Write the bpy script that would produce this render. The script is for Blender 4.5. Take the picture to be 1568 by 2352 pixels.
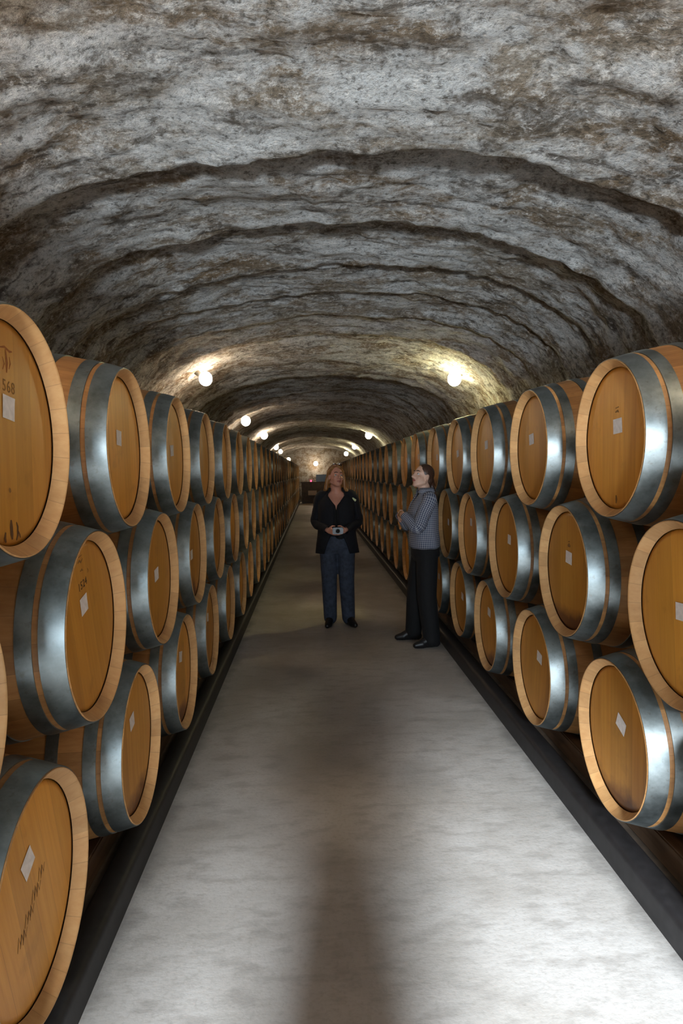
import bpy, bmesh, math, random
from math import sin, cos, pi, sqrt, radians
from mathutils import Vector, Matrix, Euler, noise

random.seed(7)
SC = bpy.context.scene
COL = SC.collection
for o in list(bpy.data.objects):
    bpy.data.objects.remove(o)

# ------------------------------------------------------------------ camera
EYE = 1.55
cd = bpy.data.cameras.new('camera')
cam = bpy.data.objects.new('camera', cd)
COL.objects.link(cam)
cd.sensor_fit = 'VERTICAL'
cd.sensor_height = 36.0
cd.lens = 1533.37 / 2352 * 36
cd.clip_start = 0.02
cd.clip_end = 200
YAW, PIT, ROL = 0.0423, 0.0589, -0.0201
fh = Vector((sin(YAW), cos(YAW), 0))
rt = Vector((cos(YAW), -sin(YAW), 0))
fw = fh * cos(PIT) - Vector((0, 0, 1)) * sin(PIT)
up = fh * sin(PIT) + Vector((0, 0, 1)) * cos(PIT)
r2 = rt * cos(ROL) + up * sin(ROL)
u2 = up * cos(ROL) - rt * sin(ROL)
M = Matrix((r2, u2, -fw)).transposed().to_4x4()
M.translation = Vector((0, 0, EYE))
cam.matrix_world = M
SC.camera = cam

# ------------------------------------------------------------------ light
SC.view_settings.view_transform = 'Standard'
SC.view_settings.look = 'None'
SC.view_settings.gamma = 1
SC.view_settings.use_curve_mapping = False
SC.view_settings.exposure = 1.36
w = bpy.data.worlds.new('World')
SC.world = w
w.use_nodes = True
w.node_tree.nodes['Background'].inputs[0].default_value = (0.62, 0.78, 1, 1)
w.node_tree.nodes['Background'].inputs[1].default_value = 1.0

DOOR_Y = -5.9          # daylight enters through the cellar doorway behind the camera
def area(name, loc, rot, sx, sy, power, color):
    l = bpy.data.lights.new(name, 'AREA')
    l.shape = 'RECTANGLE'
    l.size, l.size_y, l.energy, l.color = sx, sy, power, color
    o = bpy.data.objects.new(name, l)
    o.location, o.rotation_euler = loc, rot
    COL.objects.link(o)
    return o
area('doorway_daylight', (-0.1, DOOR_Y - 0.06, 1.25), (pi / 2, 0, 0), 1.15, 2.1, 130, (0.74, 0.88, 1.0))
ADDED_UPL = Vector((-0.25, -5.2, 1.15))        # unseen spot added low by the doorway to brighten the near vault
ul = bpy.data.lights.new('added_uplight_beam', 'SPOT')
ul.energy, ul.color = 1450, (0.84, 0.92, 1.0)
ul.spot_size, ul.spot_blend, ul.shadow_soft_size = radians(37), 1.0, 0.22
uo = bpy.data.objects.new('added_uplight_beam', ul)
uo.location = ADDED_UPL
uo.rotation_euler = (Vector((0.25, 0.8, 3.0)) - ADDED_UPL).to_track_quat('-Z', 'Y').to_euler()
COL.objects.link(uo)
ADDED_FLOOD = Vector((-0.10, -4.5, 2.45))      # unseen spot added behind the camera to pool cool light on the near floor
sl = bpy.data.lights.new('added_flood_beam', 'SPOT')
sl.energy, sl.color = 4800, (0.84, 0.92, 1.0)
sl.spot_size, sl.spot_blend, sl.shadow_soft_size = radians(30), 0.9, 0.34
so = bpy.data.objects.new('added_flood_beam', sl)
so.location = ADDED_FLOOD
so.rotation_euler = (Vector((0.44, 0.0, 0)) - ADDED_FLOOD).to_track_quat('-Z', 'Y').to_euler()
COL.objects.link(so)
LAMP_POWER = 28.0
WARM = (1.0, 0.68, 0.34)
YELLOW = (1.0, 0.78, 0.17)

# ------------------------------------------------------------------ node helpers
def mat(name):
    m = bpy.data.materials.new(name)
    m.use_nodes = True
    nt = m.node_tree
    b = nt.nodes['Principled BSDF']
    return m, nt, b

class N:
    def __init__(s, nt):
        s.nt = nt
    def new(s, t, **k):
        n = s.nt.nodes.new(t)
        for a, v in k.items():
            setattr(n, a, v)
        return n
    def link(s, a, b):
        s.nt.links.new(a, b)
    def coord(s, which='Object'):
        return s.new('ShaderNodeTexCoord').outputs[which]
    def mapping(s, vec, scale=(1, 1, 1), rot=(0, 0, 0), loc=(0, 0, 0)):
        n = s.new('ShaderNodeMapping')
        n.inputs['Scale'].default_value = scale
        n.inputs['Rotation'].default_value = rot
        n.inputs['Location'].default_value = loc
        s.link(vec, n.inputs['Vector'])
        return n.outputs[0]
    def noise(s, vec, scale, detail=4, rough=0.55, dist=0.0):
        n = s.new('ShaderNodeTexNoise')
        s.link(vec, n.inputs['Vector'])
        n.inputs['Scale'].default_value = scale
        n.inputs['Detail'].default_value = detail
        n.inputs['Roughness'].default_value = rough
        n.inputs['Distortion'].default_value = dist
        return n.outputs['Fac']
    def ramp(s, fac, stops):
        n = s.new('ShaderNodeValToRGB')
        s.link(fac, n.inputs[0])
        el = n.color_ramp.elements
        while len(el) < len(stops):
            el.new(0.5)
        for e, (p, c) in zip(el, stops):
            e.position = p
            e.color = (c, c, c, 1) if isinstance(c, (int, float)) else (*c, 1)
        return n.outputs[0]
    def mix(s, fac, a, b, mode='MIX'):
        n = s.new('ShaderNodeMixRGB', blend_type=mode)
        for i, v in enumerate((fac, a, b)):
            if hasattr(v, 'default_value') or hasattr(v, 'links'):
                s.link(v, n.inputs[i])
            elif isinstance(v, (int, float)):
                n.inputs[i].default_value = v if i == 0 else (v, v, v, 1)
            else:
                n.inputs[i].default_value = (*v, 1)
        return n.outputs[0]
    def math(s, op, a, b=None, c=None):
        n = s.new('ShaderNodeMath', operation=op)
        for i, v in enumerate((a, b, c)):
            if v is None:
                continue
            if isinstance(v, (int, float)):
                n.inputs[i].default_value = v
            else:
                s.link(v, n.inputs[i])
        return n.outputs[0]
    def sep(s, vec):
        n = s.new('ShaderNodeSeparateXYZ')
        s.link(vec, n.inputs[0])
        return n.outputs
    def bump(s, h, strength, dist, bsdf):
        n = s.new('ShaderNodeBump')
        n.inputs['Strength'].default_value = strength
        n.inputs['Distance'].default_value = dist
        s.link(h, n.inputs['Height'])
        s.link(n.outputs[0], bsdf.inputs['Normal'])
    def rnd(s):
        return s.new('ShaderNodeObjectInfo').outputs['Random']
    def white(s, v):
        n = s.new('ShaderNodeTexWhiteNoise', noise_dimensions='1D')
        s.link(v, n.inputs['W'])
        return n.outputs['Value']

MAT = {}
def simple(name, col, rough=0.6, metal=0.0, var=0.0, vscale=20, emit=None, estr=0):
    m, nt, b = mat(name)
    n = N(nt)
    b.inputs['Roughness'].default_value = rough
    b.inputs['Metallic'].default_value = metal
    if var:
        f = n.noise(n.coord(), vscale, 4)
        c = n.mix(n.ramp(f, [(0.3, 0.0), (0.7, 1.0)]), tuple(x * (1 - var) for x in col), tuple(min(1, x * (1 + var)) for x in col))
        n.link(c, b.inputs['Base Color'])
    else:
        b.inputs['Base Color'].default_value = (*col, 1)
    if emit:
        b.inputs['Emission Color'].default_value = (*emit, 1)
        b.inputs['Emission Strength'].default_value = estr
    MAT[name] = m
    return m

def rock_material(name, side=0.0):
    m, nt, b = mat(name)
    n = N(nt)
    c = n.coord()
    warp = n.mapping(c, (1.0, 1.25, 1.0))
    big = n.noise(warp, 1.3, 6, 0.62, 0.5)
    mid = n.noise(warp, 3.6, 9, 0.72, 0.5)
    patch = n.noise(n.mapping(c, (1.0, 1.8, 1.2), loc=(7, 3, 1)), 2.3, 9, 0.72, 0.3)
    fine = n.noise(c, 26, 7, 0.75)
    grit = n.noise(c, 70, 4, 0.7)
    crack = n.noise(n.mapping(c, (0.8, 4.5, 1.6), loc=(2, 9, 4)), 1.8, 7, 0.62, 0.9)
    base = n.mix(n.ramp(big, [(0.36, 0.0), (0.64, 1.0)]), (0.19, 0.132, 0.075), (0.29, 0.265, 0.22))
    base = n.mix(n.ramp(patch, [(0.43, 0.0), (0.55, 0.95)]), base, (0.54, 0.555, 0.545))
    base = n.mix(n.ramp(mid, [(0.37, 0.85), (0.49, 0.0)]), base, (0.075, 0.057, 0.038))
    base = n.mix(n.ramp(crack, [(0.33, 0.8), (0.40, 0.0)]), base, (0.04, 0.03, 0.022))
    base = n.mix(n.ramp(fine, [(0.52, 0.0), (0.64, 0.8)]), base, (0.70, 0.69, 0.65))
    base = n.mix(n.ramp(fine, [(0.36, 0.8), (0.46, 0.0)]), base, (0.055, 0.045, 0.032))
    base = n.mix(n.ramp(grit, [(0.34, 0.5), (0.5, 0.0)]), base, (0.07, 0.055, 0.04))
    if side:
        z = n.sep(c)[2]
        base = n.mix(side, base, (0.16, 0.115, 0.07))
    n.link(base, b.inputs['Base Color'])
    b.inputs['Roughness'].default_value = 0.82
    b.inputs['Specular IOR Level'].default_value = 0.25
    h = n.math('ADD', n.math('MULTIPLY', mid, 1.0), n.math('ADD', n.math('MULTIPLY', fine, 0.5), n.math('MULTIPLY', grit, 0.16)))
    n.bump(h, 0.9, 0.045, b)
    MAT[name] = m
rock_material('rock_vault')
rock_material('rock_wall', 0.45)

def concrete():
    m, nt, b = mat('concrete')
    n = N(nt)
    c = n.coord()
    a = n.noise(c, 1.6, 6, 0.6, 0.5)
    d = n.noise(n.mapping(c, (1.0, 2.2, 1)), 7, 6, 0.6)
    f = n.noise(c, 60, 4, 0.6)
    col = n.mix(n.ramp(a, [(0.35, 0.0), (0.65, 1.0)]), (0.40, 0.375, 0.34), (0.55, 0.53, 0.50))
    col = n.mix(n.ramp(d, [(0.36, 0.5), (0.5, 0.0)]), col, (0.30, 0.28, 0.255))
    col = n.mix(n.ramp(f, [(0.3, 0.35), (0.5, 0.0)]), col, (0.27, 0.25, 0.22))
    # uneven darker tone along the two edges of the walkway
    x = n.sep(c)[0]
    e = n.math('ABSOLUTE', n.math('SUBTRACT', x, 0.21))
    e = n.math('ADD', e, n.math('MULTIPLY', n.math('SUBTRACT', n.noise(c, 5, 5, 0.6), 0.5), 0.22))
    col = n.mix(n.ramp(e, [(0.84, 0.0), (0.92, 0.65)]), col, (0.16, 0.15, 0.14))
    n.link(col, b.inputs['Base Color'])
    n.link(n.ramp(d, [(0.3, 0.42), (0.7, 0.62)]), b.inputs['Roughness'])
    n.bump(n.math('ADD', n.math('MULTIPLY', d, 0.6), n.math('MULTIPLY', f, 0.25)), 0.25, 0.01, b)
    MAT['concrete'] = m
concrete()

def oak(name, ca, cb, board=None, axis='z', stain=False, rough=0.5, chime=False, rndamt=0.25):
    """oak: grain along an axis of the object's own frame, optional board seams"""
    m, nt, b = mat(name)
    n = N(nt)
    c = n.coord()
    r = n.rnd()
    off = n.new('ShaderNodeCombineXYZ')
    n.link(n.math('MULTIPLY', r, 37.0), off.inputs[0])
    n.link(n.math('MULTIPLY', r, 91.0), off.inputs[1])
    n.link(n.math('MULTIPLY', r, 53.0), off.inputs[2])
    add = n.new('ShaderNodeVectorMath', operation='ADD')
    n.link(c, add.inputs[0])
    n.link(off.outputs[0], add.inputs[1])
    sc = {'z': (22, 22, 1.6), 'x': (1.6, 22, 22), 'y': (22, 1.6, 22)}[axis]
    g = n.noise(n.mapping(add.outputs[0], sc), 2.2, 5, 0.6)
    bl = n.noise(add.outputs[0], 7, 4, 0.6)
    col = n.mix(n.ramp(g, [(0.3, 0.0), (0.7, 1.0)]), ca, cb)
    xyz = n.sep(c)
    if board == 'flat':
        t = n.math('DIVIDE', n.math('ADD', xyz[1], n.math('ADD', 5.0, n.math('MULTIPLY', r, 0.08))), 0.088)
    else:
        ang = n.math('ARCTAN2', xyz[2], xyz[1])
        t = n.math('MULTIPLY', n.math('ADD', ang, 3.2), 26 / (2 * pi))
    idx = n.math('FLOOR', t)
    v = n.white(n.math('ADD', idx, n.math('MULTIPLY', r, 17.3)))
    k = 0.15 if board == 'flat' else (0.16 if name == 'oak_chime' else 0.28)
    col = n.mix(1.0, col, n.ramp(v, [(0.0, 1.0 - k), (1.0, 1.0 + k * 0.5)]), 'MULTIPLY')
    fr = n.math('FRACT', t)
    w_ = 0.010 if board == 'flat' else 0.018
    seam = n.math('LESS_THAN', n.math('MINIMUM', fr, n.math('SUBTRACT', 1.0, fr)), w_)
    col = n.mix(n.math('MULTIPLY', seam, 0.30), col, (0.12, 0.055, 0.02))
    col = n.mix(n.ramp(bl, [(0.22, 0.55), (0.40, 0.0)]), col, tuple(x * 0.5 for x in ca))
    if stain:   # old wine stain round the lowest part of some heads
        zz = n.math('ADD', xyz[2], n.math('MULTIPLY', n.math('SUBTRACT', bl, 0.5), 0.16))
        st = n.ramp(n.math('ADD', n.math('MULTIPLY', zz, -1.0), 0.0), [(0.165, 0.0), (0.225, 1.0)])
        on = n.math('MULTIPLY', st, 0.85)
        col = n.mix(on, col, (0.10, 0.022, 0.012))
    if rndamt:
        col = n.mix(1.0, col, n.ramp(n.white(r), [(0.0, 1.0 - rndamt), (1.0, 1.0 + rndamt * 0.4)]), 'MULTIPLY')
        col = n.mix(n.math('MULTIPLY', n.white(n.math('MULTIPLY', r, 5.0)), 0.35), col, n.mix(1.0, col, (1.0, 0.84, 0.66), 'MULTIPLY'))
    n.link(col, b.inputs['Base Color'])
    b.inputs['Roughness'].default_value = rough
    n.bump(n.math('SUBTRACT', n.math('MULTIPLY', g, 0.4), n.math('MULTIPLY', seam, 0.7)), 0.25, 0.003, b)
    MAT[name] = m
oak('oak_head', (0.60, 0.270, 0.036), (0.72, 0.36, 0.062), 'flat', 'z', False, 0.42)
oak('oak_head_stained', (0.60, 0.270, 0.036), (0.72, 0.36, 0.062), 'flat', 'z', True, 0.42)
oak('oak_stave', (0.36, 0.17, 0.055), (0.50, 0.27, 0.10), None, 'x', False, 0.5)
oak('oak_chime', (0.53, 0.285, 0.11), (0.62, 0.37, 0.16), None, 'x', False, 0.5)
oak('beam_wood', (0.10, 0.06, 0.035), (0.17, 0.105, 0.06), 'flat', 'y', False, 0.7)

def hoop_metal():
    m, nt, b = mat('galvanised_steel')
    n = N(nt)
    c = n.coord()
    a = n.noise(c, 9, 5, 0.65)
    f = n.noise(c, 45, 4, 0.6)
    r = n.rnd()
    off = n.math('ADD', a, n.math('MULTIPLY', n.math('SUBTRACT', n.white(r), 0.5), 0.06))
    col = n.mix(n.ramp(off, [(0.35, 0.0), (0.65, 1.0)]), (0.15, 0.17, 0.168), (0.30, 0.335, 0.335))
    col = n.mix(n.ramp(f, [(0.58, 0.0), (0.74, 0.6)]), col, (0.15, 0.13, 0.11))
    n.link(col, b.inputs['Base Color'])
    b.inputs['Metallic'].default_value = 0.92
    n.link(n.ramp(a, [(0.3, 0.34), (0.7, 0.48)]), b.inputs['Roughness'])
    n.bump(n.math('ADD', a, n.math('MULTIPLY', f, 0.3)), 0.15, 0.004, b)
    MAT['galvanised_steel'] = m
hoop_metal()

simple('paper', (0.74, 0.70, 0.68), 0.75, var=0.10, vscale=60)
simple('black_ink', (0.05, 0.028, 0.014), 0.7)
simple('brown_brand', (0.30, 0.10, 0.02), 0.7, var=0.2, vscale=80)
simple('faint_ink', (0.24, 0.115, 0.03), 0.7, var=0.2, vscale=80)
simple('dark_ink', (0.11, 0.045, 0.012), 0.7, var=0.2, vscale=80)
simple('kerb_black', (0.014, 0.013, 0.014), 0.55, var=0.35, vscale=25)
simple('kerb_grey', (0.10, 0.095, 0.09), 0.5, var=0.35, vscale=14)
simple('bay_dirt', (0.085, 0.06, 0.04), 0.85, var=0.5, vscale=9)
simple('lamp_metal', (0.30, 0.28, 0.24), 0.4, 0.8)
simple('conduit_metal', (0.42, 0.40, 0.36), 0.35, 0.9)
simple('skin_rosy', (0.62, 0.29, 0.20), 0.5, var=0.06, vscale=30)
simple('skin_pale', (0.66, 0.40, 0.29), 0.5, var=0.06, vscale=30)
simple('lip', (0.42, 0.13, 0.10), 0.4)
simple('eye_white', (0.62, 0.56, 0.52), 0.3)
simple('iris', (0.03, 0.02, 0.015), 0.2)
simple('brow_hair', (0.12, 0.06, 0.035), 0.7)
def hair(name, a, b_):
    m, nt, b = mat(name)
    n = N(nt)
    g = n.noise(n.mapping(n.coord(), (60, 60, 5)), 2.0, 4, 0.6)
    n.link(n.mix(n.ramp(g, [(0.3, 0.0), (0.7, 1.0)]), a, b_), b.inputs['Base Color'])
    b.inputs['Roughness'].default_value = 0.42
    n.bump(g, 0.5, 0.004, b)
    MAT[name] = m
hair('hair_blonde', (0.16, 0.060, 0.022), (0.42, 0.20, 0.055))
hair('hair_brown', (0.035, 0.016, 0.010), (0.085, 0.038, 0.022))
simple('navy_cloth', (0.003, 0.004, 0.008), 0.85, var=0.3, vscale=30)
simple('black_cloth', (0.004, 0.004, 0.005), 0.85, var=0.3, vscale=30)
simple('denim', (0.042, 0.055, 0.085), 0.85, var=0.35, vscale=25)
simple('black_leather', (0.010, 0.009, 0.010), 0.4)
simple('reflective_tape', (0.75, 0.78, 0.45), 0.5)
simple('black_plastic', (0.012, 0.012, 0.013), 0.25)
simple('gold', (0.85, 0.50, 0.15), 0.2, 1.0)
simple('chrome', (0.8, 0.8, 0.8), 0.1, 1.0)
simple('dark_wood', (0.05, 0.028, 0.015), 0.5, var=0.3, vscale=8)
simple('pale_cloth', (0.35, 0.26, 0.22), 0.8)
simple('red_glow', (0.5, 0.02, 0.04), 0.4, emit=(1.0, 0.04, 0.10), estr=2.2)
def glass_mat():
    m, nt, b = mat('drinking_glass')
    b.inputs['Base Color'].default_value = (0.95, 0.95, 0.95, 1)
    b.inputs['Roughness'].default_value = 0.05
    b.inputs['Transmission Weight'].default_value = 0.9
    MAT['drinking_glass'] = m
glass_mat()
simple('bulb_warm', (1, 1, 1), 0.3, emit=(1.0, 0.80, 0.58), estr=26)
simple('bulb_yellow', (1, 1, 1), 0.3, emit=(1.0, 0.92, 0.58), estr=30)

def checks():
    m, nt, b = mat('check_cotton')
    n = N(nt)
    uv = n.sep(n.coord('UV'))
    def line(v, per, w):
        f = n.math('FRACT', n.math('DIVIDE', v, per))
        return n.math('LESS_THAN', f, w)
    a = line(uv[0], 0.017, 0.42)
    c = line(uv[1], 0.017, 0.34)
    s = n.math('MULTIPLY', n.math('ADD', n.math('MULTIPLY', a, 0.62), n.math('MULTIPLY', c, 0.38)), 1.0)
    col = n.mix(s, (0.050, 0.062, 0.115), (0.44, 0.45, 0.48))
    n.link(col, b.inputs['Base Color'])
    b.inputs['Roughness'].default_value = 0.85
    MAT['check_cotton'] = m
checks()

# ------------------------------------------------------------------ mesh helpers
def mesh_from(verts, faces, name, mats, fmat=None, smooth=True, uvs=None):
    me = bpy.data.meshes.new(name)
    me.from_pydata([tuple(v) for v in verts], [], faces)
    for m in (mats if isinstance(mats, (list, tuple)) else [mats]):
        me.materials.append(MAT[m])
    if fmat:
        for p, i in zip(me.polygons, fmat):
            p.material_index = i
    if smooth:
        me.polygons.foreach_set('use_smooth', [True] * len(me.polygons))
    if uvs is not None:
        ul = me.uv_layers.new(name='UVMap')
        for lp in me.loops:
            pass
        for p in me.polygons:
            for li, vi in zip(p.loop_indices, p.vertices):
                ul.data[li].uv = uvs[vi]
    me.update()
    return me

def obj(name, me, parent=None, loc=(0, 0, 0), rot=(0, 0, 0), label=None):
    o = bpy.data.objects.new(name, me)
    COL.objects.link(o)
    o.location, o.rotation_euler = loc, rot
    if parent is not None:
        o.parent = parent
    if label:
        o['label'] = label
    return o

def tag(o, label=None, cat=None, group=None, kind=None):
    if label: o['label'] = label
    if cat: o['category'] = cat
    if group: o['group'] = group
    if kind: o['kind'] = kind
    return o

def empty(name, loc, rz=0):
    o = bpy.data.objects.new(name, None)
    COL.objects.link(o)
    o.location = loc
    o.rotation_euler = (0, 0, rz)
    o.empty_display_size = 0.1
    return o

def revolve_x(profile, seg=56, closed=False):
    """profile: list of (x, r); returns verts, faces around the X axis"""
    V, F = [], []
    for x, r in profile:
        for i in range(seg):
            a = 2 * pi * i / seg
            V.append((x, r * cos(a), r * sin(a)))
    n = len(profile)
    for j in range(n if closed else n - 1):
        k = (j + 1) % n
        for i in range(seg):
            i2 = (i + 1) % seg
            F.append((j * seg + i, k * seg + i, k * seg + i2, j * seg + i2))
    return V, F

def box_geo(x0, x1, y0, y1, z0, z1):
    V = [(x, y, z) for x in (x0, x1) for y in (y0, y1) for z in (z0, z1)]
    F = [(0, 1, 3, 2), (4, 6, 7, 5), (0, 4, 5, 1), (2, 3, 7, 6), (0, 2, 6, 4), (1, 5, 7, 3)]
    return V, F

def join_geo(parts):
    V, F = [], []
    for v, f in parts:
        b = len(V)
        V += list(v)
        F += [tuple(i + b for i in q) for q in f]
    return V, F

def bevel_mesh(me, w, seg=2):
    bm = bmesh.new()
    bm.from_mesh(me)
    bmesh.ops.bevel(bm, geom=list(bm.edges), offset=w, segments=seg, affect='EDGES', clamp_overlap=True)
    bmesh.ops.recalc_face_normals(bm, faces=bm.faces)
    bm.to_mesh(me)
    bm.free()
    return me

def bx(name, m, x0, x1, y0, y1, z0, z1, bev=0.0):
    me = mesh_from(*box_geo(x0, x1, y0, y1, z0, z1), name, m, smooth=False)
    bm = bmesh.new(); bm.from_mesh(me)
    bmesh.ops.recalc_face_normals(bm, faces=bm.faces)
    bm.to_mesh(me); bm.free()
    if bev:
        bevel_mesh(me, bev)
    return me

def frame_of(d):
    d = d.normalized()
    a = Vector((0, 0, 1)) if abs(d.z) < 0.9 else Vector((0, 1, 0))
    s = d.cross(a).normalized()
    return s, s.cross(d).normalized()

def cap_geo(p0, r0, p1, r1, seg=14, rings=4):
    """closed tapered capsule"""
    p0, p1 = Vector(p0), Vector(p1)
    d = (p1 - p0)
    L = d.length
    d = d / L if L > 1e-6 else Vector((0, 0, 1))
    s, t = frame_of(d)
    R = []
    for i in range(1, rings + 1):
        a = pi / 2 * (i / rings)
        R.append((p0 - d * r0 * cos(a), r0 * sin(a)))
    for i in range(rings):
        a = pi / 2 * (i / rings)
        R.append((p1 + d * r1 * sin(a), r1 * cos(a)))
    V = [p0 - d * r0]
    F = []
    for c, r in R:
        for i in range(seg):
            a = 2 * pi * i / seg
            V.append(c + (s * cos(a) + t * sin(a)) * r)
    V.append(p1 + d * r1)
    for i in range(seg):
        F.append((0, 1 + (i + 1) % seg, 1 + i))
    for j in range(len(R) - 1):
        for i in range(seg):
            a, b = 1 + j * seg + i, 1 + j * seg + (i + 1) % seg
            F.append((a, b, b + seg, a + seg))
    e = len(V) - 1
    l = 1 + (len(R) - 1) * seg
    for i in range(seg):
        F.append((e, l + i, l + (i + 1) % seg))
    return V, F

def ell_geo(c, r, rot=None, seg=20, rings=12):
    c = Vector(c)
    V = [Vector((0, 0, -r[2]))]
    F = []
    for j in range(1, rings):
        a = -pi / 2 + pi * j / rings
        for i in range(seg):
            b = 2 * pi * i / seg
            V.append(Vector((r[0] * cos(a) * cos(b), r[1] * cos(a) * sin(b), r[2] * sin(a))))
    V.append(Vector((0, 0, r[2])))
    for i in range(seg):
        F.append((0, 1 + (i + 1) % seg, 1 + i))
    for j in range(rings - 2):
        for i in range(seg):
            a, b = 1 + j * seg + i, 1 + j * seg + (i + 1) % seg
            F.append((a, b, b + seg, a + seg))
    e = len(V) - 1
    l = 1 + (rings - 2) * seg
    for i in range(seg):
        F.append((e, l + i, l + (i + 1) % seg))
    if rot is not None:
        V = [rot @ v for v in V]
    return [v + c for v in V], F

def ring_loft(rings, seg=32, power=2.3):
    """closed vertical loft; rings = (cx, cy, z, rx, ry)"""
    V, F = [], []
    for cx, cy, z, rx, ry in rings:
        for i in range(seg):
            a = 2 * pi * i / seg
            ca, sa = cos(a), sin(a)
            k = (abs(ca) ** power + abs(sa) ** power) ** (-1 / power)
            V.append(Vector((cx + rx * ca * k, cy + ry * sa * k, z)))
    n = len(rings)
    for j in range(n - 1):
        for i in range(seg):
            a, b = j * seg + i, j * seg + (i + 1) % seg
            F.append((a, b, b + seg, a + seg))
    F.append(tuple(reversed(range(seg))))
    F.append(tuple((n - 1) * seg + i for i in range(seg)))
    return V, F

def blob(name, parts, material, voxel=0.008, smooth=3, parent=None):
    """union of closed pieces into one continuous skin"""
    me = mesh_from(*join_geo(parts), name + '_src', material)
    o = bpy.data.objects.new(name + '_src', me)
    COL.objects.link(o)
    rm = o.modifiers.new('r', 'REMESH')
    rm.mode = 'VOXEL'
    rm.voxel_size = voxel
    rm.use_smooth_shade = True
    if smooth:
        sm = o.modifiers.new('s', 'SMOOTH')
        sm.factor = 0.6
        sm.iterations = smooth
    dg = bpy.context.evaluated_depsgraph_get()
    res = bpy.data.meshes.new_from_object(o.evaluated_get(dg))
    res.name = name
    bpy.data.objects.remove(o)
    if not res.materials:
        res.materials.append(MAT[material])
    res.polygons.foreach_set('use_smooth', [True] * len(res.polygons))
    return obj(name, res, parent)

def tube_uv(pts, rads, seg=20, caps=True):
    """bent sleeve tube with UVs in metres (around, along)"""
    P = [Vector(p) for p in pts]
    # resample smoothly
    Q, R = [], []
    m = 10
    for i in range(len(P) - 1):
        p0 = P[max(i - 1, 0)]; p1 = P[i]; p2 = P[i + 1]; p3 = P[min(i + 2, len(P) - 1)]
        for j in range(m):
            t = j / m
            q = 0.5 * ((2 * p1) + (p2 - p0) * t + (2 * p0 - 5 * p1 + 4 * p2 - p3) * t * t + (3 * p1 - p0 - 3 * p2 + p3) * t ** 3)
            Q.append(q); R.append(rads[i] * (1 - t) + rads[i + 1] * t)
    Q.append(P[-1]); R.append(rads[-1])
    V, F, U = [], [], []
    s, _ = frame_of(Q[1] - Q[0])
    L = 0
    for i, (q, r) in enumerate(zip(Q, R)):
        d = (Q[min(i + 1, len(Q) - 1)] - Q[max(i - 1, 0)]).normalized()
        s = (s - d * s.dot(d)).normalized()
        t = d.cross(s)
        if i:
            L += (q - Q[i - 1]).length
        for k in range(seg + 1):
            a = 2 * pi * k / seg
            rr = r * (1 + 0.035 * sin(3 * a + i * 0.9))
            V.append(q + (s * cos(a) + t * sin(a)) * rr)
            U.append((k / seg * 2 * pi * 0.055, L))
    for i in range(len(Q) - 1):
        for k in range(seg):
            a = i * (seg + 1) + k
            F.append((a, a + 1, a + seg + 2, a + seg + 1))
    return V, F, U

def shell_uv(rings, seg=44, power=2.3, gap=None):
    """open garment shell; rings (cx, cy, z, rx, ry, gap half angle about +y)"""
    V, F, U = [], [], []
    for j, (cx, cy, z, rx, ry, g) in enumerate(rings):
        for i in range(seg + 1):
            a = pi / 2 + g + (2 * pi - 2 * g) * i / seg
            ca, sa = cos(a), sin(a)
            k = (abs(ca) ** power + abs(sa) ** power) ** (-1 / power)
            fold = 1 + 0.018 * sin(7 * a + z * 9) * (1 if z < 1.2 else 0.3)
            V.append(Vector((cx + rx * ca * k * fold, cy + ry * sa * k * fold, z)))
            U.append((i / seg * 0.9, z))
    for j in range(len(rings) - 1):
        for i in range(seg):
            a = j * (seg + 1) + i
            F.append((a, a + 1, a + seg + 2, a + seg + 1))
    return V, F, U

def solid(o, t, off=0):
    m = o.modifiers.new('thickness', 'SOLIDIFY')
    m.thickness = t
    m.offset = off
    return o

# ------------------------------------------------------------------ the vault
CX = 0.21                      # middle of the aisle
TUN_Y0, TUN_Y1 = DOOR_Y, 36.4
HALF = 2.08
ZB = EYE + 0.18                # springing of the vault
RISE = 1.29
RIDGES = [-1.2, 0.4, 1.60, 2.97, 3.92, 4.78, 5.45, 6.15, 7.0, 9.2, 11.4, 13.2, 15.4, 17.6, 20.0, 22.8, 25.8, 29.4, 33.0, 36.6]
AMPL =   [0.07, 0.07, 0.08, 0.090, 0.070, 0.060, 0.045, 0.045, 0.06, 0.17, 0.12, 0.09, 0.11, 0.09, 0.10, 0.1, 0.1, 0.1, 0.1, 0.1]

def ridge(y, t):
    """saw tooth of the sprayed rock: sinks towards each ridge, then steps back up"""
    wob = 0.14 * noise.noise(Vector((t * 1.7, y * 0.15, 3.1))) + 0.05 * noise.noise(Vector((t * 7, y * 0.4, 8.0)))
    y = y + wob + 0.10 * (abs(t) ** 2.2) * -1.0
    for i in range(len(RIDGES) - 1):
        if RIDGES[i] <= y < RIDGES[i + 1]:
            f = (y - RIDGES[i]) / (RIDGES[i + 1] - RIDGES[i])
            up_ = min(1.0, f * (RIDGES[i + 1] - RIDGES[i]) / 0.045)
            prev = AMPL[i] * (1 - up_)
            return prev + AMPL[i + 1] * (f ** 1.7) * (up_ if f < 0.2 else 1)
    return 0

def rockdisp(x, y, z):
    p = Vector((x, y, z))
    q = Vector((x * 0.55, y, z * 0.7))
    d = 0.07 * noise.noise(q * 0.8) + 0.030 * noise.noise(q * 2.6 + Vector((4, 4, 4)))
    d += 0.020 * noise.noise(p * 6) + 0.014 * noise.noise(p * 14) + 0.006 * noise.noise(p * 30)
    return d

def ylist():
    ys, y = [], TUN_Y0
    while y < TUN_Y1:
        ys.append(y)
        y += 0.05 if y < 0.8 else (0.026 if y < 6 else (0.04 if y < 9 else (0.1 if y < 16 else 0.25)))
    ys.append(TUN_Y1)
    return ys
YS = ylist()

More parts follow.
